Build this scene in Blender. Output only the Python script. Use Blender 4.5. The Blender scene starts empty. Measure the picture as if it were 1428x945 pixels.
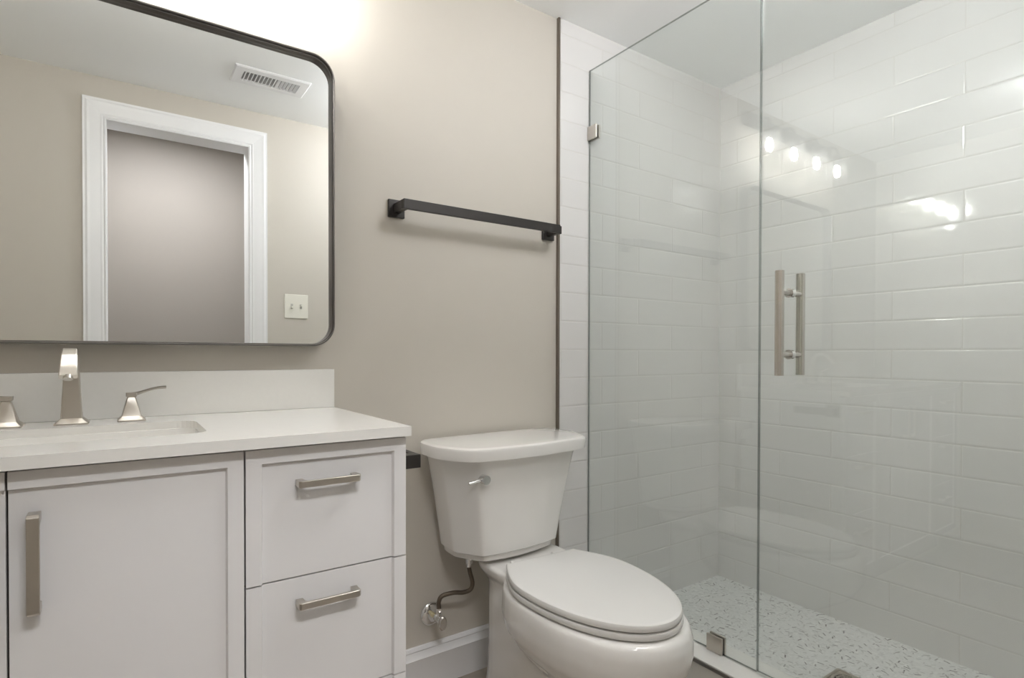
import bpy, bmesh, math, random
from mathutils import Vector, Matrix

random.seed(7)
sc = bpy.context.scene
col = sc.collection

# ------------------------------------------------------------------ camera
CAM_Z = 1.044
cam_d = bpy.data.cameras.new('camera')
cam = bpy.data.objects.new('camera', cam_d)
col.objects.link(cam)
sc.camera = cam
YAW, PIT, ROL = 0.6007, -0.0102, -0.0018
F_PX, CX, CY = 784.1, 703.54, 501.89
fw = Vector((math.sin(YAW) * math.cos(PIT), math.cos(YAW) * math.cos(PIT), math.sin(PIT)))
rt = Vector((math.cos(YAW), -math.sin(YAW), 0))
up = rt.cross(fw)
rt2 = rt * math.cos(ROL) - up * math.sin(ROL)
up2 = rt * math.sin(ROL) + up * math.cos(ROL)
m = Matrix.Identity(4)
for r in range(3):
    m[r][0], m[r][1], m[r][2] = rt2[r], up2[r], -fw[r]
m[0][3], m[1][3], m[2][3] = 0.0, -1.5884, CAM_Z
cam.matrix_world = m
cam_d.sensor_width = 36.0
cam_d.lens = F_PX / 1428 * 36
cam_d.shift_x = (714 - CX) / 1428
cam_d.shift_y = (CY - 472.5) / 1428
cam_d.clip_start = 0.01

# ------------------------------------------------------------------ light levels, exposure
BULB = 110.0            # emission strength of the four vanity bulbs
GLOBE_FILL = 12.5            # emission strength of the added hanging fill globe
SHOWER_FILL = 4.5           # watts of the added shower fill downlight
HALL_FILL = 20.0            # emission strength of the added hall fill panel
w = bpy.data.worlds.new('world')
sc.world = w
w.use_nodes = True
w.node_tree.nodes['Background'].inputs[0].default_value = (0.9, 0.95, 1.0, 1)
w.node_tree.nodes['Background'].inputs[1].default_value = 0.0
vs = sc.view_settings
vs.view_transform = 'Standard'
vs.look = 'None'
vs.exposure = 1.6
vs.gamma = 1.0
vs.use_curve_mapping = False
sc.cycles.use_denoising = True
sc.cycles.max_bounces = 14
sc.cycles.diffuse_bounces = 8
sc.cycles.glossy_bounces = 8
sc.cycles.transparent_max_bounces = 24
sc.cycles.caustics_reflective = False
sc.cycles.sample_clamp_indirect = 6.0


# ------------------------------------------------------------------ materials
class N:
    """tiny node helper"""
    def __init__(s, name):
        s.m = bpy.data.materials.new(name)
        s.m.use_nodes = True
        s.t = s.m.node_tree
        s.b = s.t.nodes['Principled BSDF']
        s.out = s.t.nodes['Material Output']
    def n(s, typ, **kw):
        x = s.t.nodes.new(typ)
        for k, v in kw.items():
            setattr(x, k, v)
        return x
    def l(s, a, b):
        s.t.links.new(a, b)
    def math(s, op, a, b=None, c=None):
        x = s.n('ShaderNodeMath', operation=op)
        for i, v in enumerate((a, b, c)):
            if v is None:
                continue
            if isinstance(v, (int, float)):
                x.inputs[i].default_value = v
            else:
                s.l(v, x.inputs[i])
        return x.outputs[0]
    def mixc(s, fac, a, b):
        x = s.n('ShaderNodeMix', data_type='RGBA')
        for i, v in ((0, fac), (6, a), (7, b)):
            if isinstance(v, (int, float)):
                x.inputs[i].default_value = v
            elif isinstance(v, tuple):
                x.inputs[i].default_value = (*v, 1)
            else:
                s.l(v, x.inputs[i])
        return x.outputs[2]


def simple(name, colr, rough=0.5, metal=0.0, spec=0.5, coat=0.0, noise=0.0, nscale=30.0, bump=0.0, bscale=200.0):
    M = N(name)
    b = M.b
    b.inputs['Base Color'].default_value = (*colr, 1)
    b.inputs['Roughness'].default_value = rough
    b.inputs['Metallic'].default_value = metal
    b.inputs['Specular IOR Level'].default_value = spec
    b.inputs['Coat Weight'].default_value = coat
    b.inputs['Coat Roughness'].default_value = 0.05
    tc = M.n('ShaderNodeTexCoord')
    if noise:
        nz = M.n('ShaderNodeTexNoise')
        nz.inputs['Scale'].default_value = nscale
        nz.inputs['Detail'].default_value = 4
        M.l(tc.outputs['Object'], nz.inputs['Vector'])
        a = tuple(c * (1 - noise) for c in colr)
        e = tuple(min(1, c * (1 + noise)) for c in colr)
        M.l(M.mixc(nz.outputs['Fac'], a, e), b.inputs['Base Color'])
    if bump:
        nz = M.n('ShaderNodeTexNoise')
        nz.inputs['Scale'].default_value = bscale
        nz.inputs['Detail'].default_value = 3
        M.l(tc.outputs['Object'], nz.inputs['Vector'])
        bp = M.n('ShaderNodeBump')
        bp.inputs['Strength'].default_value = bump
        bp.inputs['Distance'].default_value = 0.001
        M.l(nz.outputs['Fac'], bp.inputs['Height'])
        M.l(bp.outputs['Normal'], b.inputs['Normal'])
    return M.m


PAINT = (0.565, 0.53, 0.475)
m_paint = simple('greige_wall_paint', PAINT, 0.55, spec=0.3, noise=0.012, nscale=6, bump=0.12, bscale=260)
m_halldim = simple('dimmed_hall_paint', (0.235, 0.214, 0.194), 0.6, spec=0.3, noise=0.012, nscale=6, bump=0.12, bscale=260)  # wall colour darkened to offset the bright hall panel
m_ceil = simple('white_ceiling_paint', (0.91, 0.92, 0.92), 0.8, spec=0.2, bump=0.08)
m_trimw = simple('white_trim_paint', (0.82, 0.82, 0.83), 0.35, noise=0.01)
m_cab = simple('pale_grey_cabinet_paint', (0.72, 0.71, 0.71), 0.42, noise=0.012, nscale=14, bump=0.05, bscale=120)
m_quartz = simple('white_quartz', (0.78, 0.77, 0.74), 0.16, noise=0.02, nscale=90)
m_basin = simple('white_basin_porcelain', (0.84, 0.83, 0.80), 0.1, coat=0.4)
m_china = simple('white_vitreous_china', (0.75, 0.735, 0.71), 0.12, coat=0.5)
m_seat = simple('white_seat_plastic', (0.68, 0.67, 0.65), 0.22)
m_nickel = simple('brushed_nickel', (0.60, 0.56, 0.505), 0.30, metal=1.0, bump=0.03, bscale=500)
m_steel = simple('satin_stainless', (0.62, 0.59, 0.55), 0.26, metal=1.0)
m_chrome = simple('polished_chrome', (0.82, 0.82, 0.82), 0.06, metal=1.0)
m_bronze = simple('dark_bronze', (0.035, 0.031, 0.029), 0.36, metal=0.3)
m_frame = simple('brushed_dark_frame_metal', (0.185, 0.176, 0.168), 0.3, metal=1.0)
m_gapshade = simple('painted_gap_shade', (0.05, 0.045, 0.04), 0.8)
m_edge = simple('dark_bronze_edge_profile', (0.22, 0.19, 0.16), 0.35, metal=0.8)
m_gedge = simple('metal_edge_profile', (0.30, 0.29, 0.28), 0.3, metal=0.9)
m_hose = simple('braided_hose', (0.16, 0.13, 0.10), 0.35, metal=0.7, bump=0.6, bscale=700)
m_rubber = simple('black_rubber', (0.03, 0.03, 0.03), 0.6)
m_copper = simple('pale_brass_pipe', (0.75, 0.66, 0.42), 0.3, metal=0.7)
m_ivory = simple('ivory_switch_plastic', (0.80, 0.78, 0.70), 0.35)
m_seal = simple('clear_vinyl_seal', (0.55, 0.57, 0.56), 0.3)

# mirror
M = N('silvered_mirror')
M.b.inputs['Base Color'].default_value = (0.90, 0.92, 0.92, 1)
M.b.inputs['Metallic'].default_value = 1.0
M.b.inputs['Roughness'].default_value = 0.0
m_mirror = M.m


def glass_mat(name, tint, rough=0.0, ior=1.5, wave=0.0):
    M = N(name)
    tr = M.n('ShaderNodeBsdfTransparent')
    tr.inputs[0].default_value = (*tint, 1)
    gl = M.n('ShaderNodeBsdfGlossy')
    gl.inputs['Color'].default_value = (1, 1, 1, 1)
    gl.inputs['Roughness'].default_value = rough
    fr = M.n('ShaderNodeFresnel')
    fr.inputs['IOR'].default_value = ior
    mx = M.n('ShaderNodeMixShader')
    # a transparent slab: use the outside IOR on both faces
    geo = M.n('ShaderNodeNewGeometry')
    inv = M.math('DIVIDE', 1.0, ior)
    iv = M.math('MULTIPLY_ADD', geo.outputs['Backfacing'], 1.0 / ior - ior, ior)
    M.l(iv, fr.inputs['IOR'])
    if wave:
        tc = M.n('ShaderNodeTexCoord')
        nz = M.n('ShaderNodeTexVoronoi')
        nz.inputs['Scale'].default_value = 220
        M.l(tc.outputs['Object'], nz.inputs['Vector'])
        bp = M.n('ShaderNodeBump')
        bp.inputs['Strength'].default_value = wave
        bp.inputs['Distance'].default_value = 0.002
        M.l(nz.outputs['Distance'], bp.inputs['Height'])
        M.l(bp.outputs['Normal'], gl.inputs['Normal'])
        M.l(bp.outputs['Normal'], fr.inputs['Normal'])
    M.l(fr.outputs[0], mx.inputs[0])
    M.l(tr.outputs[0], mx.inputs[1])
    M.l(gl.outputs[0], mx.inputs[2])
    last = mx
    if wave:
        tl = M.n('ShaderNodeBsdfTranslucent')
        tl.inputs[0].default_value = (0.9, 0.9, 0.9, 1)
        m2 = M.n('ShaderNodeMixShader')
        m2.inputs[0].default_value = 0.03
        M.l(mx.outputs[0], m2.inputs[1]); M.l(tl.outputs[0], m2.inputs[2])
        last = m2
    M.l(last.outputs[0], M.out.inputs['Surface'])
    return M.m


m_glass = glass_mat('clear_shower_glass', (0.972, 0.988, 0.980), ior=1.55)
m_shade = glass_mat('seeded_clear_glass', (0.96, 0.96, 0.95), 0.02, 1.5, 0.5)
# cut edge of the glass: darker green, half see-through
M = N('cut_glass_edge')
tr = M.n('ShaderNodeBsdfTransparent')
tr.inputs[0].default_value = (0.40, 0.42, 0.41, 1)
gl = M.n('ShaderNodeBsdfGlossy')
gl.inputs['Color'].default_value = (0.55, 0.58, 0.57, 1)
gl.inputs['Roughness'].default_value = 0.15
mx = M.n('ShaderNodeMixShader')
mx.inputs[0].default_value = 0.35
M.l(tr.outputs[0], mx.inputs[1]); M.l(gl.outputs[0], mx.inputs[2]); M.l(mx.outputs[0], M.out.inputs['Surface'])
m_glassedge = M.m

# lit bulb
M = N('lit_bulb')
M.b.inputs['Base Color'].default_value = (1, 0.95, 0.85, 1)
M.b.inputs['Emission Color'].default_value = (1.0, 0.985, 0.97, 1)
M.b.inputs['Emission Strength'].default_value = BULB
m_bulb = M.m
M = N('fill_globe_glow')
M.b.inputs['Emission Color'].default_value = (0.985, 0.99, 1.0, 1)
M.b.inputs['Emission Strength'].default_value = GLOBE_FILL
m_fillglobe = M.m
M = N('shower_fill_lens')
M.b.inputs['Emission Color'].default_value = (1.0, 0.98, 0.96, 1)
M.b.inputs['Emission Strength'].default_value = 3.0
m_fillspot = M.m
M = N('hall_fill_glow')
M.b.inputs['Emission Color'].default_value = (0.985, 0.985, 1.0, 1)
M.b.inputs['Emission Strength'].default_value = HALL_FILL
m_hallfill = M.m


def tile_mat(name, axis, u0, v0):
    """4 x 16 running-bond glazed tile; axis = world axis along the courses"""
    M = N(name)
    geo = M.n('ShaderNodeNewGeometry')
    sp = M.n('ShaderNodeSeparateXYZ')
    M.l(geo.outputs['Position'], sp.inputs[0])
    cb = M.n('ShaderNodeCombineXYZ')
    M.l(M.math('SUBTRACT', sp.outputs[axis], u0), cb.inputs[0])
    M.l(M.math('SUBTRACT', sp.outputs[2], v0), cb.inputs[1])
    def brick(mortar, smooth):
        br = M.n('ShaderNodeTexBrick')
        br.offset = 0.5
        br.offset_frequency = 2
        br.inputs['Scale'].default_value = 1.0
        br.inputs['Brick Width'].default_value = 0.4095
        br.inputs['Row Height'].default_value = 0.1045
        br.inputs['Mortar Size'].default_value = mortar
        br.inputs['Mortar Smooth'].default_value = smooth
        br.inputs['Bias'].default_value = 0
        br.inputs['Color1'].default_value = (0, 0, 0, 1)
        br.inputs['Color2'].default_value = (1, 1, 1, 1)
        br.inputs['Mortar'].default_value = (0.5, 0.5, 0.5, 1)
        M.l(cb.outputs[0], br.inputs['Vector'])
        return br
    b1 = brick(0.0013, 0.15)
    b2 = brick(0.0055, 1.0)
    base = M.mixc(b1.outputs['Color'], (0.70, 0.69, 0.68), (0.72, 0.71, 0.70))
    M.l(M.mixc(b1.outputs['Fac'], base, (0.62, 0.605, 0.58)), M.b.inputs['Base Color'])
    M.l(M.math('MULTIPLY_ADD', b1.outputs['Fac'], 0.5, 0.06), M.b.inputs['Roughness'])
    # pillowed edge + faint hand-made waviness
    nz = M.n('ShaderNodeTexNoise')
    nz.inputs['Scale'].default_value = 9
    nz.inputs['Detail'].default_value = 2
    M.l(geo.outputs['Position'], nz.inputs['Vector'])
    h = M.math('MULTIPLY_ADD', b2.outputs['Fac'], -1.0, 1.0)
    h2 = M.math('MULTIPLY_ADD', nz.outputs['Fac'], 0.4, h)
    bp = M.n('ShaderNodeBump')
    bp.inputs['Strength'].default_value = 0.55
    bp.inputs['Distance'].default_value = 0.0012
    M.l(h2, bp.inputs['Height'])
    # every tile is set a hair out of true
    rnd = M.math('SUBTRACT', b1.outputs['Color'], 0.5)
    tv = M.n('ShaderNodeCombineXYZ')
    k = M.math('MULTIPLY', rnd, 0.022)
    M.l(k, tv.inputs[axis])
    M.l(M.math('MULTIPLY', M.math('SINE', M.math('MULTIPLY', rnd, 37.0)), 0.012), tv.inputs[2])
    ad = M.n('ShaderNodeVectorMath', operation='ADD')
    M.l(bp.outputs['Normal'], ad.inputs[0]); M.l(tv.outputs[0], ad.inputs[1])
    nm = M.n('ShaderNodeVectorMath', operation='NORMALIZE')
    M.l(ad.outputs[0], nm.inputs[0])
    M.l(nm.outputs[0], M.b.inputs['Normal'])
    M.b.inputs['Specular IOR Level'].default_value = 0.5
    return M.m


ROW0 = 0.0171
m_tile_back = tile_mat('white_tile_back', 0, 1.740, ROW0)
m_tile_right = tile_mat('white_tile_right', 1, -0.711, ROW0)

# shower floor: pale chips with scattered grey slivers
M = N('pale_chip_mosaic')
geo = M.n('ShaderNodeNewGeometry')
def slivers(scale, off, half_l, half_w, thr):
    mp = M.n('ShaderNodeMapping')
    mp.inputs['Location'].default_value = off
    M.l(geo.outputs['Position'], mp.inputs[0])
    fl = M.n('ShaderNodeVectorMath', operation='MULTIPLY')
    M.l(mp.outputs[0], fl.inputs[0]); fl.inputs[1].default_value = (1, 1, 0)
    vo = M.n('ShaderNodeTexVoronoi')
    vo.inputs['Scale'].default_value = scale
    M.l(fl.outputs[0], vo.inputs['Vector'])
    df = M.n('ShaderNodeVectorMath', operation='SUBTRACT')
    M.l(fl.outputs[0], df.inputs[0]); M.l(vo.outputs['Position'], df.inputs[1])
    rgb = M.n('ShaderNodeSeparateColor')
    M.l(vo.outputs['Color'], rgb.inputs[0])
    vr = M.n('ShaderNodeVectorRotate', rotation_type='Z_AXIS')
    M.l(df.outputs[0], vr.inputs['Vector'])
    M.l(M.math('MULTIPLY', rgb.outputs[0], 6.283), vr.inputs['Angle'])
    s2 = M.n('ShaderNodeSeparateXYZ')
    M.l(vr.outputs[0], s2.inputs[0])
    a = M.math('LESS_THAN', M.math('ABSOLUTE', s2.outputs[0]), half_l)
    b = M.math('LESS_THAN', M.math('ABSOLUTE', s2.outputs[1]), half_w)
    on = M.math('GREATER_THAN', rgb.outputs[1], thr)
    return M.math('MULTIPLY', M.math('MULTIPLY', a, b), on), rgb.outputs[2]
c = None
base = (0.70, 0.70, 0.69)
cur = None
for (scl, off, hl, hw, thr, dark, lite) in ((60, (0, 0, 0), .008, .0035, .2, (0.60, 0.60, 0.59), (0.78, 0.78, 0.77)),
                                            (48, (.37, .11, 0), .009, .0022, .45, (0.42, 0.42, 0.41), (0.66, 0.66, 0.65)),
                                            (34, (.73, .59, 0), .010, .0022, .70, (0.15, 0.145, 0.14), (0.38, 0.38, 0.37))):
    f, rv = slivers(scl, off, hl, hw, thr)
    cc = M.mixc(rv, dark, lite)
    cur = M.mixc(f, base if cur is None else cur, cc)
M.l(cur, M.b.inputs['Base Color'])
M.b.inputs['Roughness'].default_value = 0.35
m_mosaic = M.m

# bathroom floor: wide grey-brown planks
M = N('grey_brown_plank')
geo = M.n('ShaderNodeNewGeometry')
br = M.n('ShaderNodeTexBrick')
br.inputs['Scale'].default_value = 1
br.inputs['Brick Width'].default_value = 0.9
br.inputs['Row Height'].default_value = 0.15
br.inputs['Mortar Size'].default_value = 0.0012
br.inputs['Color1'].default_value = (0.30, 0.26, 0.22, 1)
br.inputs['Color2'].default_value = (0.38, 0.335, 0.285, 1)
br.inputs['Mortar'].default_value = (0.10, 0.085, 0.07, 1)
M.l(geo.outputs['Position'], br.inputs['Vector'])
mp = M.n('ShaderNodeMapping'); mp.inputs['Scale'].default_value = (4, 60, 1)
M.l(geo.outputs['Position'], mp.inputs[0])
nz = M.n('ShaderNodeTexNoise'); nz.inputs['Scale'].default_value = 1.0; nz.inputs['Detail'].default_value = 6
M.l(mp.outputs[0], nz.inputs['Vector'])
M.l(M.mixc(M.math('MULTIPLY', nz.outputs['Fac'], 0.5), br.outputs['Color'], (0.46, 0.41, 0.36)), M.b.inputs['Base Color'])
M.b.inputs['Roughness'].default_value = 0.4
m_plank = M.m


# ------------------------------------------------------------------ mesh helpers
def link(name, bm, mat, parent=None, smooth=False, origin=None):
    me = bpy.data.meshes.new(name)
    o = bpy.data.objects.new(name, me)
    org = Vector(origin) if origin is not None else Vector((0, 0, 0))
    bmesh.ops.recalc_face_normals(bm, faces=bm.faces[:])
    if parent is not None:
        wl = Vector(parent.location)
        p = parent.parent
        while p is not None:
            wl += p.location
            p = p.parent
        bmesh.ops.translate(bm, verts=bm.verts[:], vec=-(wl))
        o.parent = parent
    elif origin is not None:
        bmesh.ops.translate(bm, verts=bm.verts[:], vec=-org)
        o.location = org
    if smooth:
        for f in bm.faces:
            f.smooth = True
        for e in bm.edges:
            if len(e.link_faces) == 2 and e.calc_face_angle(0) > math.radians(38):
                e.smooth = False
    bm.to_mesh(me)
    bm.free()
    mats = mat if isinstance(mat, (list, tuple)) else [mat]
    for x in mats:
        me.materials.append(x)
    col.objects.link(o)
    return o


def thing(name, loc, label, cat, group=None):
    o = bpy.data.objects.new(name, None)
    o.location = loc
    o.empty_display_size = 0.05
    col.objects.link(o)
    o['label'] = label
    o['category'] = cat
    if group:
        o['group'] = group
    return o


def struct(name, bm, mat, smooth=False):
    o = link(name, bm, mat, smooth=smooth)
    o['kind'] = 'structure'
    return o


def box(x0, x1, y0, y1, z0, z1, bev=0.0, seg=2, bm=None):
    b = bmesh.new()
    bmesh.ops.create_cube(b, size=1)
    for v in b.verts:
        v.co = Vector((x0 + (v.co.x + .5) * (x1 - x0), y0 + (v.co.y + .5) * (y1 - y0), z0 + (v.co.z + .5) * (z1 - z0)))
    if bev:
        bmesh.ops.bevel(b, geom=b.edges[:], offset=bev, segments=seg, profile=0.5, affect='EDGES')
    if bm is None:
        return b
    return join(bm, b)


def join(a, b):
    me = bpy.data.meshes.new('tmp')
    b.to_mesh(me)
    b.free()
    a.from_mesh(me)
    bpy.data.meshes.remove(me)
    return a


def loft(secs, cap=True):
    """secs: list of equal-length closed loops of Vectors"""
    b = bmesh.new()
    rows = [[b.verts.new(p) for p in s] for s in secs]
    n = len(rows[0])
    for i in range(len(rows) - 1):
        for j in range(n):
            b.faces.new((rows[i][j], rows[i][(j + 1) % n], rows[i + 1][(j + 1) % n], rows[i + 1][j]))
    if cap:
        b.faces.new(rows[0][::-1])
        b.faces.new(rows[-1])
    return b


def cyl(p0, p1, r0, r1=None, n=32, cap=True):
    p0, p1 = Vector(p0), Vector(p1)
    r1 = r0 if r1 is None else r1
    d = (p1 - p0).normalized()
    a = d.orthogonal().normalized()
    c = d.cross(a)
    return loft([[p + (a * math.cos(2 * math.pi * k / n) + c * math.sin(2 * math.pi * k / n)) * r for k in range(n)]
                 for p, r in ((p0, r0), (p1, r1))], cap)


def lathe(p0, axis, prof, n=36, cap=True):
    """prof: list of (distance along axis, radius)"""
    p0 = Vector(p0)
    d = Vector(axis).normalized()
    a = d.orthogonal().normalized()
    c = d.cross(a)
    return loft([[p0 + d * t + (a * math.cos(2 * math.pi * k / n) + c * math.sin(2 * math.pi * k / n)) * r for k in range(n)]
                 for t, r in prof], cap)


def catmull(pts, per=8):
    P = [Vector(p) for p in pts]
    P = [P[0] * 2 - P[1]] + P + [P[-1] * 2 - P[-2]]
    out = []
    for i in range(1, len(P) - 2):
        for k in range(per):
            t = k / per
            a, b, c, d = P[i - 1], P[i], P[i + 1], P[i + 2]
            out.append(0.5 * ((2 * b) + (c - a) * t + (2 * a - 5 * b + 4 * c - d) * t * t + (3 * b - a - 3 * c + d) * t ** 3))
    out.append(P[-2])
    return out


def tube(pts, r, n=16, per=8):
    pts = catmull(pts, per)
    secs = []
    ref = None
    for i, p in enumerate(pts):
        d = (pts[min(i + 1, len(pts) - 1)] - pts[max(i - 1, 0)]).normalized()
        a = d.orthogonal().normalized() if ref is None else (ref - d * ref.dot(d)).normalized()
        ref = a
        c = d.cross(a)
        secs.append([p + (a * math.cos(2 * math.pi * k / n) + c * math.sin(2 * math.pi * k / n)) * r for k in range(n)])
    return loft(secs)


def rrect(cx, cy, hx, hy, r, n=6):
    pts = []
    for sx, sy, t0 in ((1, 1, 0), (-1, 1, 90), (-1, -1, 180), (1, -1, 270)):
        for k in range(n + 1):
            t = math.radians(t0 + 90 * k / n)
            pts.append((cx + sx * (hx - r) + r * math.cos(t), cy + sy * (hy - r) + r * math.sin(t)))
    return pts


def extrude_profile(prof, axis, a, b):
    """prof: 2-D points (p, z); axis 'x' -> p is y, runs along x from a to b; axis 'y' -> p is x"""
    if axis == 'x':
        return loft([[Vector((t, p, z)) for p, z in prof] for t in (a, b)])
    return loft([[Vector((p, t, z)) for p, z in prof] for t in (a, b)])


# ------------------------------------------------------------------ the room
H = 2.2625
XS = 2.2815           # tiled wall at the right
XL = -1.05
YF = -1.518           # wall with the doorway
YH = -1.632           # its hall side
XT = 1.3202           # where the tile begins
XG = 1.4677           # plane of the shower glass
HALL_Y = -2.70
HH = 2.44              # the hall ceiling is higher than the bathroom's

struct('floor', box(XL - .1, 1.42, -2.85, 0.1, -0.06, 0.0), m_plank)
struct('ceiling', box(XL - .1, XS + .1, YH + .02, 0.1, H, H + 0.08), m_ceil)
struct('ceiling_hall', box(XL - .1, XS + .1, -2.85, YH, HH, HH + 0.08), m_ceil)
struct('wall_back', box(XL - .1, XS + .1, 0.0, 0.1, 0, H), m_paint)
struct('wall_left', box(XL - .1, XL, -2.85, 0.0, 0, HH), m_paint)
struct('wall_shower', box(XT + .003, XS + .02, -0.010, 0.0, 0, H), m_tile_back)
struct('wall_right', box(XS, XS + .1, -1.75, 0.0, 0, H), m_tile_right)
# front wall with the door opening
DX0, DX1, DZ = -0.042, 0.537, 2.076
fwl = box(XL, DX0 - .012, YH, YF, 0, HH)
fwl = box(DX1 + .012, XS, YH, YF, 0, HH, bm=fwl)
fwl = box(DX0 - .012, DX1 + .012, YH, YF, DZ + .012, HH, bm=fwl)
struct('wall_front', fwl, m_paint)
tf = box(XT + .03, XS, YF, YF + .010, 0, H)
struct('wall_shower_front', tf, m_tile_back)
# hallway behind the doorway
struct('wall_hall', box(XL, 2.0, HALL_Y - .1, HALL_Y, 0, HH), m_halldim)
struct('wall_hall_right', box(2.0, 2.1, HALL_Y, YH, 0, HH), m_paint)

# tile edge profile
struct('trim_1', box(XT - .0045, XT + .003, -0.0125, 0.004, 0, H), m_edge)

# door casing, jamb, stop
d1 = bpy.data.objects.new('door_1', None); col.objects.link(d1)
d1.location = (0.5 * (DX0 + DX1), YF, 0); d1['kind'] = 'structure'
CW = 0.086
def casing_prof():      # (distance from the opening edge, thickness)
    return [(0, 0), (0, .010), (.006, .013), (.012, .010), (.018, .013), (.024, .0125), (.060, .017), (.070, .019), (.078, .017), (CW, .018), (CW, 0)]
cp = casing_prof()
secs = []
for (px, pz, sx, sz) in ((DX0, 0, -1, 0), (DX0, DZ, -1, 1), (DX1, DZ, 1, 1), (DX1, 0, 1, 0)):
    secs.append([Vector((px + sx * d, YF + t, pz + sz * d)) for d, t in cp])
link('casing', loft(secs), m_trimw, d1)
jb = box(DX0 - .012, DX0, YH, YF + .002, 0, DZ)
jb = box(DX1, DX1 + .012, YH, YF + .002, 0, DZ, bm=jb)
jb = box(DX0 - .012, DX1 + .012, YH, YF + .002, DZ, DZ + .012, bm=jb)
link('jamb', jb, m_trimw, d1)

# baseboards
def bb_prof(y):
    return [(y, 0), (y - .015, 0), (y - .015, .098), (y - .017, .101), (y - .014, .104), (y - .010, .118), (y - .009, .122), (y - .011, .126), (y - .007, .135), (y, .136)]
b = extrude_profile(bb_prof(0.0), 'x', XL, XT - .0055)
struct('baseboard_back', b, m_trimw, True)
bf = [(YF * 2 * 0 + YF + (-p), z) for p, z in bb_prof(0.0)]
b = extrude_profile(bf, 'x', DX1 + CW, 1.38)
struct('baseboard_front', b, m_trimw, True)

# shower floor and curb
struct('shower_floor', box(1.40, XS + .05, -1.62, 0.0, -0.06, 0.0245), m_mosaic)
CURB_T = 0.157
cb = bpy.data.objects.new('shower_curb', None); col.objects.link(cb)
cb.location = (1.46, -.75, 0); cb['kind'] = 'structure'
link('curb_body', box(1.392, 1.5315, YF, -0.010, -0.02, CURB_T, .002), m_quartz, cb)
link('edge_profile', box(1.3885, 1.396, YF, -0.016, CURB_T - .014, CURB_T - .003, .0008), m_gedge, cb)

# ------------------------------------------------------------------ vanity
VX1, VX0 = 0.4935, -0.78
CZ0, CZ1 = 0.8757, 0.8955          # counter slab
CYF = -0.5239                      # counter front
FACE = -0.5039                     # faces of doors and drawers
van = thing('vanity_cabinet', (-.14, -.25, 0), 'pale grey bathroom vanity cabinet with doors and drawers under white countertop', 'cabinet')
yb0, yb1, zc0, zc1 = FACE + .0195, -0.016, 0.10, CZ0 - .001
body = box(VX0, VX0 + .018, yb0, yb1, zc0, zc1)
body = box(VX1 - .018, VX1, yb0, yb1, zc0, zc1, bm=body)
body = box(VX0 + .018, VX1 - .018, yb0, yb1, zc0, zc0 + .018, bm=body)
body = box(VX0 + .018, VX1 - .018, yb1 - .010, yb1, zc0 + .018, zc1, bm=body)
link('carcass', body, m_cab, van)
link('toe_kick', box(VX0 + .01, VX1 - .01, FACE + .08, -0.03, 0.0, 0.10), m_cab, van)
link('face_shadow_board', box(VX0 + .002, VX1 - .003, FACE + .0175, FACE + .0192, 0.11, CZ0 - .0015), m_gapshade, van)  # dark sheet that paints shade into the gaps between fronts


def front(x0, x1, z0, z1, left, right, top, bottom, st=.026, rec=.007):
    """shaker front of which only some sides carry a raised frame with a sloped inner edge"""
    fy, by = FACE, FACE + .018
    ix0 = x0 + (st if left else 0)
    ix1 = x1 - (st if right else 0)
    iz0 = z0 + (st if bottom else 0)
    iz1 = z1 - (st if top else 0)
    ch = .003
    b = bmesh.new()
    V = lambda x, y, z: b.verts.new((x, y, z))
    # panel slab
    jx0 = ix0 + (ch if left else 0); jx1 = ix1 - (ch if right else 0)
    jz0 = iz0 + (ch if bottom else 0); jz1 = iz1 - (ch if top else 0)
    b.free()
    b = box(x0, x1, fy + rec, by, z0, z1)
    def prism(pts_front, pts_back):
        q = bmesh.new()
        f = [q.verts.new(p) for p in pts_front]; k = [q.verts.new(p) for p in pts_back]
        n = len(f)
        q.faces.new(f); q.faces.new(k[::-1])
        for i in range(n):
            q.faces.new((f[i], k[i], k[(i + 1) % n], f[(i + 1) % n]))
        bmesh.ops.recalc_face_normals(q, faces=q.faces[:])
        join(b, q)
    yb = fy + rec + .0005
    def side(o0, o1, i0, i1, k0, k1):
        prism([(p[0], fy, p[1]) for p in (o0, o1, i1, i0)], [(p[0], yb, p[1]) for p in (o0, o1, k1, k0)])
    if left:
        side((x0, z0), (x0, z1), (ix0, iz0 if bottom else z0), (ix0, iz1 if top else z1), (jx0, jz0 if bottom else z0), (jx0, jz1 if top else z1))
    if right:
        side((x1, z0), (x1, z1), (ix1, iz0 if bottom else z0), (ix1, iz1 if top else z1), (jx1, jz0 if bottom else z0), (jx1, jz1 if top else z1))
    if top:
        side((x0, z1), (x1, z1), (ix0 if left else x0, iz1), (ix1 if right else x1, iz1), (jx0 if left else x0, jz1), (jx1 if right else x1, jz1))
    if bottom:
        side((x0, z0), (x1, z0), (ix0 if left else x0, iz0), (ix1 if right else x1, iz0), (jx0 if left else x0, jz0), (jx1 if right else x1, jz0))
    return b


def pull(p0, p1, y_face, wid=.0125, proud=.028):
    """flat bar pull between p0 and p1 (x, z): bar with two bent legs"""
    a, c = Vector((p0[0], 0, p0[1])), Vector((p1[0], 0, p1[1]))
    d = (c - a).normalized()
    n = Vector((0, 1, 0)).cross(d).normalized()
    L = (c - a).length
    t = .006
    # side profile in (along, out)
    prof = [(0, 0), (0, proud - .004), (.004, proud), (L - .004, proud), (L, proud - .004), (L, 0), (L - .013, 0), (L - .013, proud - t - .004), (L - .017, proud - t), (.017, proud - t), (.013, proud - t - .004), (.013, 0)]
    b = loft([[a + d * s + Vector((0, y_face - o, 0)) + n * w for s, o in prof] for w in (-wid / 2, wid / 2)])
    bmesh.ops.bevel(b, geom=[e for e in b.edges], offset=.0007, segments=1, affect='EDGES')
    return b


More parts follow.
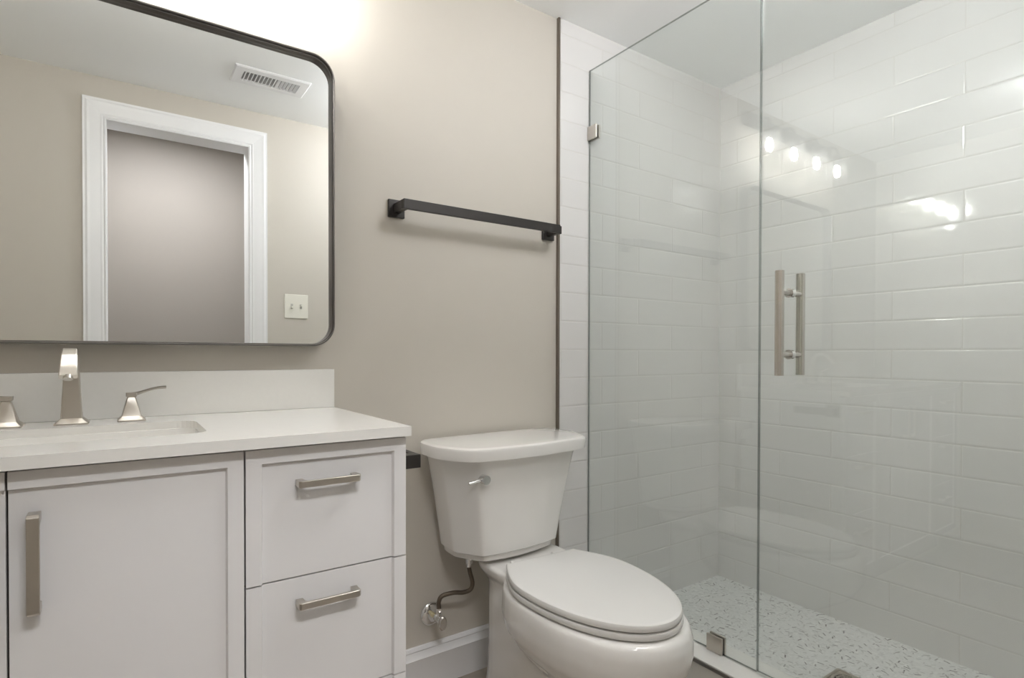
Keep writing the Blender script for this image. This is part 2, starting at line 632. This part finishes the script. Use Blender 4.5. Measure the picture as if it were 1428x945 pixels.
GAP = 0.0016
SEAM, SEAML = 0.1834, -0.137
panel_y = FACE + .007
# doors
zt = CZ0 - .005
for (x0, x1, l, r, hx) in ((SEAML + GAP, SEAM - GAP, 0, 1, -.1055), (-.457, SEAML - GAP, 1, 0, -.170)):
    dr = link('door', front(x0, x1, .12, zt, l, r, 1, 1), m_cab, van)
    link('handle', pull((hx, 1.044 - .3855), (hx, 1.044 - .2365), panel_y, .0155), m_nickel, dr)
for bank in (0, 1):
    bx0, bx1 = (SEAM + GAP, VX1) if bank == 0 else (VX0, -.457 - 2 * GAP)
    for i, (z0, z1) in enumerate(((.6255, zt), (.3805, .6225), (.12, .3775))):
        dw = link('drawer', front(bx0, bx1, z0, z1, 1, 1, i == 0, i == 2), m_cab, van)
        hc = (.8025, .576, .300)[i]
        cx = 0.5 * (bx0 + bx1) + (-.008 if bank == 0 else .008)
        link('handle', pull((cx - .059, hc), (cx + .059, hc), panel_y), m_nickel, dw)

# countertop with the basin cut-out, and backsplash
ct = thing('countertop', (-.14, -.26, CZ0), 'white quartz countertop with a sink cut-out on the vanity', 'countertop')
BX, BY, BHX, BHY, BR = -0.083, -0.277, 0.222, 0.119, 0.035
hole = rrect(BX, BY, BHX, BHY, BR)
outer = [(VX0 - .004, CYF), (0.497, CYF), (0.497, -.001), (VX0 - .004, -.001)]
b = bmesh.new()
vo = [b.verts.new((x, y, CZ1)) for x, y in outer]
vh = [b.verts.new((x, y, CZ1)) for x, y in hole]
es = [b.edges.new((vo[i], vo[(i + 1) % 4])) for i in range(4)] + [b.edges.new((vh[i], vh[(i + 1) % len(vh)])) for i in range(len(vh))]
bmesh.ops.triangle_fill(b, use_beauty=True, use_dissolve=False, edges=es)
g = bmesh.ops.extrude_face_region(b, geom=b.faces[:])
for v in g['geom']:
    if isinstance(v, bmesh.types.BMVert):
        v.co.z = CZ0
link('slab', b, m_quartz, ct)
bs = link('backsplash', box(VX0 - .004, 0.497, -0.0205, -.0008, CZ1 + .0002, CZ1 + .1062, .0012), m_quartz, origin=(-.14, -.01, CZ1))
bs['label'] = 'low white quartz backsplash strip standing along the wall behind the faucet'
bs['category'] = 'backsplash'

# undermount sink
sk = thing('sink', (BX, BY, CZ0 - .13), 'white rectangular undermount sink basin below the faucet', 'sink')
secs = []
for z, g_, r in ((CZ0 - .0008, .012, .045), (CZ0 - .0008, .002, .036), (CZ0 - .03, .001, .036), (CZ0 - .085, -.008, .040), (CZ0 - .112, -.022, .05), (CZ0 - .122, -.06, .06), (CZ0 - .126, -.10, .018)):
    secs.append([Vector((x, y, z)) for x, y in rrect(BX, BY, BHX + g_, BHY + g_, min(r, BHY + g_ - .001))])
b = loft(secs, cap=False)
b.faces.new([v for v in b.verts if False] or [b.verts[:][-len(secs[0]) + i] for i in range(len(secs[0]))]) if False else None
b.verts.ensure_lookup_table()
n0 = len(secs[0])
b.faces.new([b.verts[len(b.verts) - n0 + i] for i in range(n0)])
bowl_s = link('basin', b, m_basin, sk, True)
md = bowl_s.modifiers.new('thick', 'SOLIDIFY'); md.thickness = .006; md.offset = 1
link('drain_flange', lathe((BX, BY, CZ0 - .1255), (0, 0, 1), [(0, .030), (.002, .032), (.004, .031), (.004, .022), (.001, .020), (.003, .018), (.006, .010), (.0065, .001)]), m_nickel, sk, True)

# faucet
FX, FY = -0.083, -0.092
fc = thing('faucet', (FX, FY, CZ1), 'brushed nickel widespread faucet with arched spout and two lever handles', 'faucet')
def sq(cx, cy, z, hx, hy, ch=.002):
    return [Vector((cx + x, cy + y, z)) for x, y in ((hx - ch, hy), (-hx + ch, hy), (-hx, hy - ch), (-hx, -hy + ch), (-hx + ch, -hy), (hx - ch, -hy), (hx, -hy + ch), (hx, hy - ch))]
# spout: square flared foot, tapered column, arched tongue
secs = [sq(FX, FY, CZ1, .029, .027), sq(FX, FY, CZ1 + .003, .029, .027), sq(FX, FY, CZ1 + .012, .0200, .0190), sq(FX, FY, CZ1 + .013, .0185, .0175)]
path = [(-.000, .013, .0185, .0175, 0), (-.001, .06, .0160, .0150, 2), (-.003, .105, .0135, .0125, 8), (-.010, .133, .0122, .0105, 32), (-.027, .150, .0118, .0085, 68), (-.050, .152, .0122, .0075, 98), (-.074, .140, .0130, .0065, 122), (-.094, .119, .0142, .0060, 136), (-.106, .103, .0150, .0058, 140)]
dense = []
for i in range(len(path) - 1):
    for k in range(5):
        t = k / 5
        dense.append([a + (c_ - a) * t for a, c_ in zip(path[i], path[i + 1])])
dense.append(list(path[-1]))
for (dy, dz, hw, ht, ang) in dense[1:]:
    t = math.radians(ang)
    d = Vector((0, -math.sin(t), math.cos(t)))
    nrm = Vector((0, math.cos(t), math.sin(t)))
    c0 = Vector((FX, FY + dy, CZ1 + dz))
    chx = .002
    secs.append([c0 + Vector((x, 0, 0)) + nrm * y for x, y in ((hw - chx, ht), (-hw + chx, ht), (-hw, ht - chx), (-hw, -ht + chx), (-hw + chx, -ht), (hw - chx, -ht), (hw, -ht + chx), (hw, ht - chx))])
sp_ = link('spout', loft(secs), m_nickel, fc, True)
link('aerator', cyl((FX, FY - .103, CZ1 + .1045), (FX, FY - .1065, CZ1 + .0985), .0085, .008, 24), m_steel, sp_)
for sgn, hx, hy in ((1, .022, -.086), (-1, -.188, -.090)):
    s = [sq(hx, hy, CZ1, .026, .026), sq(hx, hy, CZ1 + .003, .026, .026), sq(hx, hy, CZ1 + .010, .0195, .0195), sq(hx, hy, CZ1 + .011, .0185, .0185), sq(hx, hy, CZ1 + .050, .0085, .0085), sq(hx, hy, CZ1 + .052, .0075, .0075), sq(hx, hy, CZ1 + .054, .0105, .0105), sq(hx, hy, CZ1 + .062, .0105, .0105)]
    vb = link('faucet_valve', loft(s), m_nickel, fc, True)
    pts = catmull([(0.004, .058), (.018, .060), (.034, .066), (.050, .0705), (.066, .071)], 6) if False else None
    pr = [(0.0, .0585, .0075, .0035), (.012, .0600, .0072, .0035), (.024, .0640, .0066, .0032), (.038, .0690, .0062, .003), (.052, .0715, .0062, .003), (.066, .0722, .0068, .0032), (.0665, .0722, .006, .0026)]
    secs = []
    for (dx, dz, hw, ht) in pr:
        c0 = Vector((hx + sgn * dx, hy, CZ1 + dz))
        secs.append([c0 + Vector((0, y, z)) for y, z in ((hw, ht * .4), (hw * .5, ht), (-hw * .5, ht), (-hw, ht * .4), (-hw, -ht * .4), (-hw * .5, -ht), (hw * .5, -ht), (hw, -ht * .4))])
    link('lever', loft(secs), m_nickel, vb, True)

# ------------------------------------------------------------------ mirror
MX0, MX1, MZ0, MZ1 = -0.372, 0.4905, 1.0655, 1.852
mc, mz, mhx, mhz = .5 * (MX0 + MX1), .5 * (MZ0 + MZ1), .5 * (MX1 - MX0), .5 * (MZ1 - MZ0)
mi = thing('wall_mirror', (mc, 0, mz), 'rectangular wall mirror with rounded corners and thin dark metal frame above the vanity', 'mirror')
def ring(inset, y, r):
    return [Vector((x, y, z)) for x, z in rrect(mc, mz, mhx - inset, mhz - inset, r, 12)]
R0 = .060
secs = [ring(0, -.0005, R0), ring(0, -.046, R0), ring(.0006, -.0466, R0 - .0006), ring(.0032, -.0466, R0 - .003), ring(.0037, -.046, R0 - .0037), ring(.0037, -.037, R0 - .0037), ring(.0062, -.0365, R0 - .006), ring(.0062, -.030, R0 - .006), ring(.0070, -.0215, R0 - .007), ring(.0070, -.0005, R0 - .007)]
secs.append(secs[0])
link('frame', loft(secs, cap=False), m_frame, mi, False)
g0 = rrect(mc, mz, mhx - .0069, mhz - .0069, R0 - .0069, 12)
link('mirror_glass', loft([[Vector((x, y, z)) for x, z in g0] for y in (-.018, -.0235)]), m_mirror, mi)

# ------------------------------------------------------------------ vanity light
LX = [.372, .148, -.076, -.300]
LY = -.105
lt = thing('vanity_light', (.03, 0, 2.12), 'four-light vanity fixture with clear glass cylinder shades above the mirror', 'light')
link('backplate', box(-.415, .475, -.026, -.0005, 2.145, 2.205, .003), m_bronze, lt)
for x in LX:
    arm = link('arm', tube([(x, -.02, 2.175), (x, -.055, 2.178), (x, -.09, 2.170), (x, LY, 2.148), (x, LY, 2.110)], .007, 14, 6), m_bronze, lt, True)
    so = link('socket', lathe((x, LY, 2.130), (0, 0, -1), [(0, .008), (.006, .020), (.030, .022), (.038, .026), (.044, .026), (.044, .017), (.062, .017), (.062, .003)]), m_bronze, lt, True)
    r = .049
    sh = lathe((x, LY, 2.094), (0, 0, -1), [(0, .022), (0, .040), (.004, r - .002), (.010, r), (.180, r), (.180, r - .003), (.011, r - .003), (.006, .040), (.003, .038), (.003, .022)], 40, cap=False)
    link('shade', sh, m_shade, lt, True)
    bl = lathe((x, LY, 2.069), (0, 0, -1), [(0, .008), (.008, .009), (.016, .011), (.030, .0135), (.044, .0130), (.056, .0085), (.062, .002)], 16)
    link('bulb', bl, m_bulb, lt, True)

# ------------------------------------------------------------------ towel bar
TZ = 1.4805
tb = thing('towel_bar', (.98, 0, TZ), 'dark bronze square towel bar on the beige wall above the toilet', 'towel bar')
for x in (.689, 1.2735):
    link('mounting_plate', box(x - .026, x + .026, -.0095, -.0003, TZ - .0265, TZ + .0265, .0018), m_bronze, tb)
    s = -1 if x > 1 else 1
    link('post', box(x - .010, x + .010, -.070, -.0095, TZ - .0135, TZ + .0135, .0015), m_bronze, tb)
link('bar', box(.6805, 1.2695, -.080, -.068, TZ - .0145, TZ + .0145, .0012), m_bronze, tb)

# toilet paper holder on the side of the vanity
tp = thing('toilet_paper_holder', (VX1, -.46, .812), 'dark bronze toilet paper holder fixed to the side of the vanity', 'paper holder')
link('mounting_plate', box(VX1 + .0003, VX1 + .0085, -.484, -.432, .788, .840, .0015), m_bronze, tp)
link('post', box(VX1 + .0085, VX1 + .047, -.4785, -.4485, .7975, .8265, .0012), m_bronze, tp)
link('bar', box(VX1 + .034, VX1 + .047, -.4485, -.318, .7975, .8265, .0012), m_bronze, tp)

# ------------------------------------------------------------------ toilet
TXC = 1.005
to = thing('toilet', (1.02, -.40, 0), 'white two-piece elongated toilet with closed lid beside the glass shower', 'toilet')
TH_T, TH_B = .035, -.040
def tank_loop(ab, a, d1, af, d2, bow, z, rnd_=.022):
    P = [(-ab, 0), (-a, -d1), (-af, -d2), (-af * .5, -d2 - bow * .75), (0, -d2 - bow), (af * .5, -d2 - bow * .75), (af, -d2), (a, -d1), (ab, 0)]
    P = [Vector((x, y)) for x, y in P]
    for it in range(3):
        Q = []
        for i in range(len(P)):
            p, q = P[i], P[(i + 1) % len(P)]
            k = min(.25, rnd_ / max((q - p).length, 1e-6)) if it == 0 else .25
            Q += [p + (q - p) * k, p + (q - p) * (1 - k)]
        P = Q
    c_, s_ = math.cos(TH_T), math.sin(TH_T)
    return [Vector((TXC + p.x * c_ - p.y * s_, -.022 + p.x * s_ + p.y * c_, z)) for p in P]
LIDT = .784
secs = []
for z, e in ((LIDT - .039, -.006), (LIDT - .037, 0), (LIDT - .010, .003), (LIDT - .004, .001), (LIDT - .001, -.004), (LIDT, -.010)):
    secs.append(tank_loop(.262 + e, .274 + e, .135 + e, .222 + e, .244 + e, .026, z))
tank = None
bsecs = []
for t in [k / 10 for k in range(11)]:
    z = .748 - t * (.748 - .457)
    f = t ** .85
    bsecs.append(tank_loop(.236 - .052 * f, .246 - .054 * f, .120 - .02 * f, .190 - .047 * f, .222 - .036 * f, .020 - .006 * f, z, .010))
q = (.184, .192, .100, .143, .186, .014)
bsecs.append(tank_loop(*[x - .003 for x in q[:5]], q[5], .4545, .010))
bsecs.append(tank_loop(*[x - .010 for x in q[:5]], q[5], .4525, .010))
bsecs.append(tank_loop(*[x - .012 for x in q[:5]], q[5], .436, .010))
bsecs.append(tank_loop(*[x - .018 for x in q[:5]], q[5], .431, .010))
tank = link('tank', loft(bsecs), m_china, to, True)
link('tank_lid', loft(secs), m_china, to, True)
# flush lever on the tank front
lev = Vector((.848, -.240, .691))
fl = link('flush_lever', lathe(lev + Vector((0, .012, 0)), (0, -1, 0), [(0, .0115), (.014, .0115), (.015, .0135), (.036, .0135), (.0375, .0125), (.0375, .001)], 32), m_chrome, to, True)
pt = [lev + Vector((-.004, -.008, -.001)), lev + Vector((-.024, -.006, -.004)), lev + Vector((-.046, -.004, -.0075))]
link('lever_arm', tube(pt, .0042, 14, 6), m_chrome, fl, True)

# bowl: built as three overlapping solids, then fused into one smooth body
BXC, BS0 = 1.036, .268
cB, sB = math.cos(TH_B), math.sin(TH_B)
def bl_pt(u, v, z):           # u: forward from the lid's back edge, v: to the right
    return Vector((BXC + v * cB + u * sB, -BS0 + v * sB - u * cB, z))
def egg(ub, uf, hw, z, n=40, eb=2.6, ef=2.15, um=None):
    """closed loop: rounder at the front, squarer at the back"""
    um = ub + (uf - ub) * .42 if um is None else um
    out = []
    for k in range(n):
        t = 2 * math.pi * k / n
        cc, ss = math.cos(t), math.sin(t)
        e = ef if cc > 0 else eb
        r = (abs(cc) ** e + abs(ss) ** e) ** (-1 / e)
        u = um + r * cc * ((uf - um) if cc > 0 else (um - ub))
        out.append(bl_pt(u, r * ss * hw, z))
    return out
RIM = .404
up_ = loft([egg(*a) for a in ((-.03, .502, .185, RIM), (-.03, .511, .190, RIM - .006), (-.03, .519, .195, RIM - .03), (-.03, .519, .196, RIM - .065), (-.02, .509, .189, RIM - .10), (0, .484, .168, RIM - .135), (.02, .445, .142, RIM - .165), (.03, .40, .118, RIM - .195), (.03, .35, .10, RIM - .23))])
deck = loft([egg(-.225, .12, w_, z_, 40, 2.2, 3) for w_, z_ in ((.09, .33), (.122, .37), (.142, .395), (.146, .416), (.138, .421))])
ped = loft([egg(*a, 40, 3.2, 2.6) for a in ((-.175, .36, .150, 0.0), (-.175, .36, .150, .03), (-.170, .345, .140, .05), (-.168, .325, .134, .085), (-.165, .30, .131, .16), (-.165, .30, .131, .24), (-.165, .30, .131, .31), (-.17, .25, .120, .37), (-.17, .2, .11, .40))])
b = join(join(up_, deck), ped)
bmesh.ops.recalc_face_normals(b, faces=b.faces[:])
bowl = link('bowl', b, m_china, to, False)
md = bowl.modifiers.new('fuse', 'REMESH'); md.mode = 'VOXEL'; md.voxel_size = .0055; md.use_smooth_shade = True
md = bowl.modifiers.new('soften', 'SMOOTH'); md.factor = .5; md.iterations = 10
dg = bpy.context.evaluated_depsgraph_get()
me2 = bpy.data.meshes.new_from_object(bowl.evaluated_get(dg))
bowl.modifiers.clear()
old = bowl.data
bowl.data = me2
bpy.data.meshes.remove(old)
for p in me2.polygons:
    p.use_smooth = True
if not me2.materials:
    me2.materials.append(m_china)

def lid_loop(L, W, wb, z, ins=0.0, n=28):
    u0, e = .17, 2.15
    R = []
    for k in range(10):
        u = u0 * k / 9
        R.append((u, wb + (W - wb) * math.sin(u / u0 * math.pi / 2)))
    for k in range(1, n + 1):
        a = math.pi / 2 * k / n
        u = u0 + (L - u0) * math.sin(a)
        R.append((u, W * max(0, 1 - ((u - u0) / (L - u0)) ** e) ** .5))
    pts = R + [(u, -v) for u, v in R[:-1][::-1]]
    # rounded back corners come from a small pull-in
    out = []
    for i, (u, v) in enumerate(pts):
        p, q = Vector(pts[i - 1]), Vector(pts[(i + 1) % len(pts)])
        d = (q - p).normalized()
        nn = Vector((d.y, -d.x))          # inwards
        c0 = Vector((u, v)) + nn * ins
        out.append(bl_pt(c0.x, c0.y, z))
    return out
LL, LW, LB = .495, .184, .121
LZ = .444
sgn_in = 1
_test = lid_loop(LL, LW, LB, 0, .01)
if abs((_test[12] - bl_pt(0, 0, 0)).length) > abs((lid_loop(LL, LW, LB, 0, 0)[12] - bl_pt(0, 0, 0)).length):
    sgn_in = -1
mk = lambda ins, z, g=0: lid_loop(LL, LW, LB, z, sgn_in * ins)
lid = loft([mk(.006, LZ - .0165), mk(.0008, LZ - .0160), mk(0.0, LZ - .011), mk(.0005, LZ - .006), mk(.0025, LZ - .002), mk(.006, LZ - .0004), mk(.012, LZ)])
link('seat_lid', lid, m_seat, to, True)
# small pads between lid and seat
sb_ = loft([mk(.004, LZ - .0375), mk(.0005, LZ - .0355), mk(-.0015, LZ - .031), mk(-.001, LZ - .0245), mk(.0005, LZ - .0212), mk(.006, LZ - .0206)])
seat = link('seat', sb_, m_seat, to, True)
for (u, v) in ((.30, -.155), (.30, .155), (.12, -.155), (.12, .155)):
    c0 = bl_pt(u, v, 0)
    link('bumper', box(c0.x - .008, c0.x + .008, c0.y - .012, c0.y + .012, LZ - .0208, LZ - .0163, .001), m_seal, seat)
for v in (-.075, .075):
    c0 = bl_pt(-.012, v, .418)
    link('seat_hinge', box(c0.x - .018, c0.x + .018, c0.y - .014, c0.y + .014, .4195, .438, .004), m_seat, to)
link('tank_gasket', cyl((TXC + .01, -.115, .416), (TXC + .01, -.115, .434), .05, .05, 32), m_rubber, to)
for v in (-.09, .09):
    link('tank_bolt', cyl((TXC + v, -.115, .416), (TXC + v, -.115, .433), .008, .008, 12), m_steel, to)

# water supply
VXc, VZc = .8085, .226
sv = thing('supply_valve', (VXc, 0, VZc), 'chrome toilet shutoff valve with dark braided hose by the vanity', 'water valve')
link('escutcheon', lathe((VXc, -.0005, VZc), (0, -1, 0), [(0, .037), (.002, .037), (.006, .034), (.010, .022), (.011, .0085)], 40), m_chrome, sv, True)
link('stub_pipe', cyl((VXc, -.004, VZc), (VXc, -.046, VZc + .004), .0078, .0078, 24), m_copper, sv)
vb = lathe((VXc - .001, -.040, VZc + .004), (0, -1, 0), [(0, .011), (.010, .0125), (.012, .0105), (.026, .0105), (.032, .007), (.034, .002)], 24)
vb = join(vb, cyl((VXc - .001, -.056, VZc + .006), (VXc - .001, -.056, VZc + .034), .0075, .0075, 20))
vb = join(vb, cyl((VXc - .001, -.056, VZc + .024), (VXc - .001, -.056, VZc + .038), .0095, .0095, 6))
body_v = link('valve_body', vb, m_chrome, sv, True)
kn = lathe((VXc - .002, -.072, VZc + .001), (0, -1, 0), [(0, .006), (.004, .008), (.006, .021), (.012, .022), (.016, .018), (.017, .002)], 24)
for v in kn.verts:
    v.co.x = (VXc - .002) + (v.co.x - VXc + .002) * .62
link('valve_knob', kn, m_steel, body_v, True)
hy = -.060
ho = [(VXc - .001, -.056, VZc + .034), (VXc - .002, -.057, VZc + .058), (VXc + .008, -.062, VZc + .076), (VXc + .045, -.066, VZc + .078), (VXc + .078, -.068, VZc + .072), (VXc + .103, -.070, VZc + .076), (VXc + .110, -.071, VZc + .096), (VXc + .101, -.071, VZc + .130), (VXc + .096, -.071, VZc + .152)]
link('hose', tube(ho, .0068, 16, 8), m_hose, sv, True)
link('coupling_nut', lathe((VXc + .0955, -.071, VZc + .150), (0, 0, 1), [(0, .008), (.012, .0085), (.012, .013), (.034, .014), (.034, .010), (.058, .010)], 16), m_chrome, sv, True)

# ------------------------------------------------------------------ shower glass
GT = .008
GX0, GX1 = XG - GT / 2, XG + GT / 2
GZT = 2.111
SEAMY = -.7015
def pane(y0, y1, z0, z1):
    b = box(GX0, GX1, y0, y1, z0, z1)
    b.faces.ensure_lookup_table()
    for f in b.faces:
        f.material_index = 0 if abs(f.normal.x) > .9 else 1
    return b
pn = thing('shower_screen', (XG, -.35, CURB_T), 'fixed clear glass shower screen clamped between tiled wall and curb', 'shower screen')
link('glass_pane', pane(SEAMY + .003, -.0125, CURB_T + .002, GZT), [m_glass, m_glassedge], pn)
def clamp(y0, y1, z0, z1):
    b = box(GX0 - .0075, GX0 + .0, y0, y1, z0, z1, .0012)
    b = box(GX1, GX1 + .0075, y0, y1, z0, z1, .0012, bm=b)
    return b
link('wall_clamp', clamp(-.058, -.0105, 1.848, 1.898), m_nickel, pn)
link('wall_clamp', clamp(-.058, -.0105, .165, .215), m_nickel, pn)
link('curb_clamp', clamp(-.594, -.542, CURB_T + .0005, CURB_T + .050), m_nickel, pn)

sd = thing('shower_door', (XG, -1.5035, CURB_T), 'frameless clear glass shower door with brushed steel pull handle', 'glass door')
link('door_glass', pane(-1.500, SEAMY - .003, CURB_T + .008, GZT), [m_glass, m_glassedge], sd)
link('sweep_seal', box(GX0 - .001, GX1 + .001, -1.498, SEAMY - .003, CURB_T + .0015, CURB_T + .0085), m_glass, sd)
HY = -.788
HZ0, HZ1 = .990, 1.262
ph = link('pull_handle', cyl((XG - .052, HY, HZ0), (XG - .052, HY, HZ1), .0112, .0112, 32), m_steel, sd, True)
link('inner_grip', cyl((XG + .052, HY, HZ0), (XG + .052, HY, HZ1), .0112, .0112, 32), m_steel, ph, True)
for z in (HZ0 + .055, HZ1 - .055):
    link('standoff', cyl((XG - .050, HY, z), (XG + .050, HY, z), .0082, .0082, 24), m_steel, ph, True)
    link('washer', lathe((GX0 - .0032, HY, z), (1, 0, 0), [(0, .0088), (0, .0125), (.0032, .0125), (.0032 + GT, .0125), (.0064 + GT, .0125), (.0064 + GT, .0088)], 28), m_chrome, ph, True)
for z in (.40, 1.83):
    b = box(GX0 - .010, GX0, -1.4995, -1.445, z - .045, z + .045, .0015)
    b = box(GX1, GX1 + .010, -1.4995, -1.445, z - .045, z + .045, .0015, bm=b)
    b = box(GX0 - .02, GX1 + .02, -1.5075, -1.4995, z - .045, z + .045, .001, bm=b)
    link('hinge', b, m_nickel, sd)

sd.rotation_euler.z = .0065      # not pulled quite shut

# floor drain
DCX, DCY = 1.867, -.757
sdn = thing('shower_drain', (DCX, DCY, .0245), 'square brushed metal floor drain set in the shower floor', 'drain')
zf = .0245
secs = []
for hw, z in ((.055, zf + .0002), (.055, zf + .003), (.0535, zf + .004), (.046, zf + .004), (.045, zf + .001)):
    secs.append([Vector((x, y, z)) for x, y in rrect(DCX, DCY, hw, hw, .003, 3)])
link('drain_frame', loft(secs), m_nickel, sdn, False)
g = None
def ringbm(r0, r1, z0, z1, n=40):
    return lathe((DCX, DCY, z0), (0, 0, 1), [(0, r0), (0, r1), (z1 - z0, r1), (z1 - z0, r0), (0, r0)], n, cap=False)
g = ringbm(.036, .045, zf + .001, zf + .0042)
for r0 in (.026, .016, .006):
    g = join(g, ringbm(r0, r0 + .0055, zf + .001, zf + .0042))
for k in range(8):
    a = math.pi * k / 4
    d = Vector((math.cos(a), math.sin(a), 0)); n_ = Vector((-d.y, d.x, 0)) * .0018
    c0 = Vector((DCX, DCY, 0))
    lp = [c0 + d * .005 + n_, c0 + d * .040 + n_, c0 + d * .040 - n_, c0 + d * .005 - n_]
    g = join(g, loft([[p + Vector((0, 0, z)) for p in lp] for z in (zf + .001, zf + .0040)]))
link('grate', g, m_nickel, sdn)
link('drain_hole', cyl((DCX, DCY, zf + .0011), (DCX, DCY, zf + .0015), .0455, .0455, 40), m_rubber, sdn)

# ------------------------------------------------------------------ ceiling register, added fill lights, switch
VX_0, VX_1, VY_0, VY_1 = .407, .720, -1.219, -1.048
cv = thing('ceiling_vent', (.5635, -1.1335, H), 'white louvred air register in the ceiling seen in the mirror', 'vent')
secs = []
for ins, z in ((0, H - .0002), (0, H - .003), (.006, H - .008), (.040, H - .008), (.042, H - .001)):
    hx, hy_ = .5 * (VX_1 - VX_0) - ins, .5 * (VY_1 - VY_0) - ins
    secs.append([Vector((x, y, z)) for x, y in rrect(.5635, -1.1335, hx, hy_, .003, 2)])
link('vent_frame', loft(secs), m_trimw, cv)
link('duct_opening', box(VX_0 + .043, VX_1 - .043, VY_0 + .043, VY_1 - .043, H - .0016, H - .0011), simple('grey_duct', (.42, .42, .42), .8), cv)
nl = 15
for k in range(nl):
    x = VX_0 + .050 + (VX_1 - VX_0 - .100) * k / (nl - 1)
    th = .5 if k < 9 else -.5
    p = [(-.0075 * math.sin(th) - .0006, -.0075), (.0075 * math.sin(th) - .0006, 0), (.0075 * math.sin(th) + .0006, 0), (-.0075 * math.sin(th) + .0006, -.0075)]
    link('louver', loft([[Vector((x + a, y, H - .0018 + c_)) for a, c_ in p] for y in (VY_0 + .041, VY_1 - .041)]), m_trimw, cv)

rl = thing('ceiling_fill_light', (1.24, -.95, H), 'added unseen frosted globe fill light hanging just under the bathroom ceiling in front of the shower', 'light')  # added out of view to brighten the room and ceiling
link('light_base', lathe((1.24, -.95, H - .0002), (0, 0, -1), [(0, .065), (.010, .065), (.018, .055), (.022, .048)], 40), m_trimw, rl, True)
link('globe', lathe((1.24, -.95, H - .012), (0, 0, -1), [(.109 - .109 * math.cos(math.pi * k / 14), max(.004, .109 * math.sin(math.pi * k / 14))) for k in range(1, 15)], 40), m_fillglobe, rl, True)

sl = thing('shower_fill_light', (1.88, -1.12, H), 'added unseen round fill downlight in the shower ceiling', 'light')  # added out of view to lift the lower tiles and shower floor
link('light_trim', lathe((1.88, -1.12, H - .0002), (0, 0, -1), [(0, .060), (.003, .060), (.005, .056), (.005, .046), (.002, .044)], 40, cap=False), m_trimw, sl, True)
link('lens', cyl((1.88, -1.12, H - .0005), (1.88, -1.12, H - .0025), .045, .045, 40), m_fillspot, sl)
ld = bpy.data.lights.new('shower_fill_beam', 'SPOT')
ld.energy = SHOWER_FILL
ld.spot_size = math.radians(112)
ld.spot_blend = 0.9
ld.shadow_soft_size = 0.04
lo = bpy.data.objects.new('shower_fill_beam', ld)
col.objects.link(lo)
lo.parent = sl
lo.location = (0, 0, -.012)

hl = thing('hall_fill_light', (0.25, -2.05, HH), 'added unseen flat fill panel light in the hallway just outside the doorway', 'light')  # added out of view to fill the vanity front through the doorway
link('light_frame', box(-.09, .59, -2.19, -1.91, HH - .014, HH - .0003, .002), m_trimw, hl)
link('diffuser', box(-.08, .58, -2.18, -1.92, HH - .017, HH - .0142), m_hallfill, hl)

SWX, SWZ = .768, 1.293
sw = thing('light_switch', (SWX, YF, SWZ), 'ivory double light switch plate beside the doorway', 'light switch')
link('switch_plate', box(SWX - .060, SWX + .060, YF + .0003, YF + .006, SWZ - .063, SWZ + .063, .003), m_ivory, sw)
for i, x in enumerate((SWX - .023, SWX + .023)):
    link('slot', box(x - .0055, x + .0055, YF + .0055, YF + .0066, SWZ - .0125, SWZ + .0125), simple('switch_slot_shade', (.45, .44, .40), .5), sw)
    b = box(x - .004, x + .004, YF + .006, YF + .017, SWZ + (-.010 if i == 0 else .0), SWZ + (.0 if i == 0 else .010), .001)
    link('toggle', b, m_ivory, sw)
    for z in (-.030, .030):
        link('screw', cyl((x, YF + .0055, SWZ + z), (x, YF + .0068, SWZ + z), .003, .003, 12), m_ivory, sw)
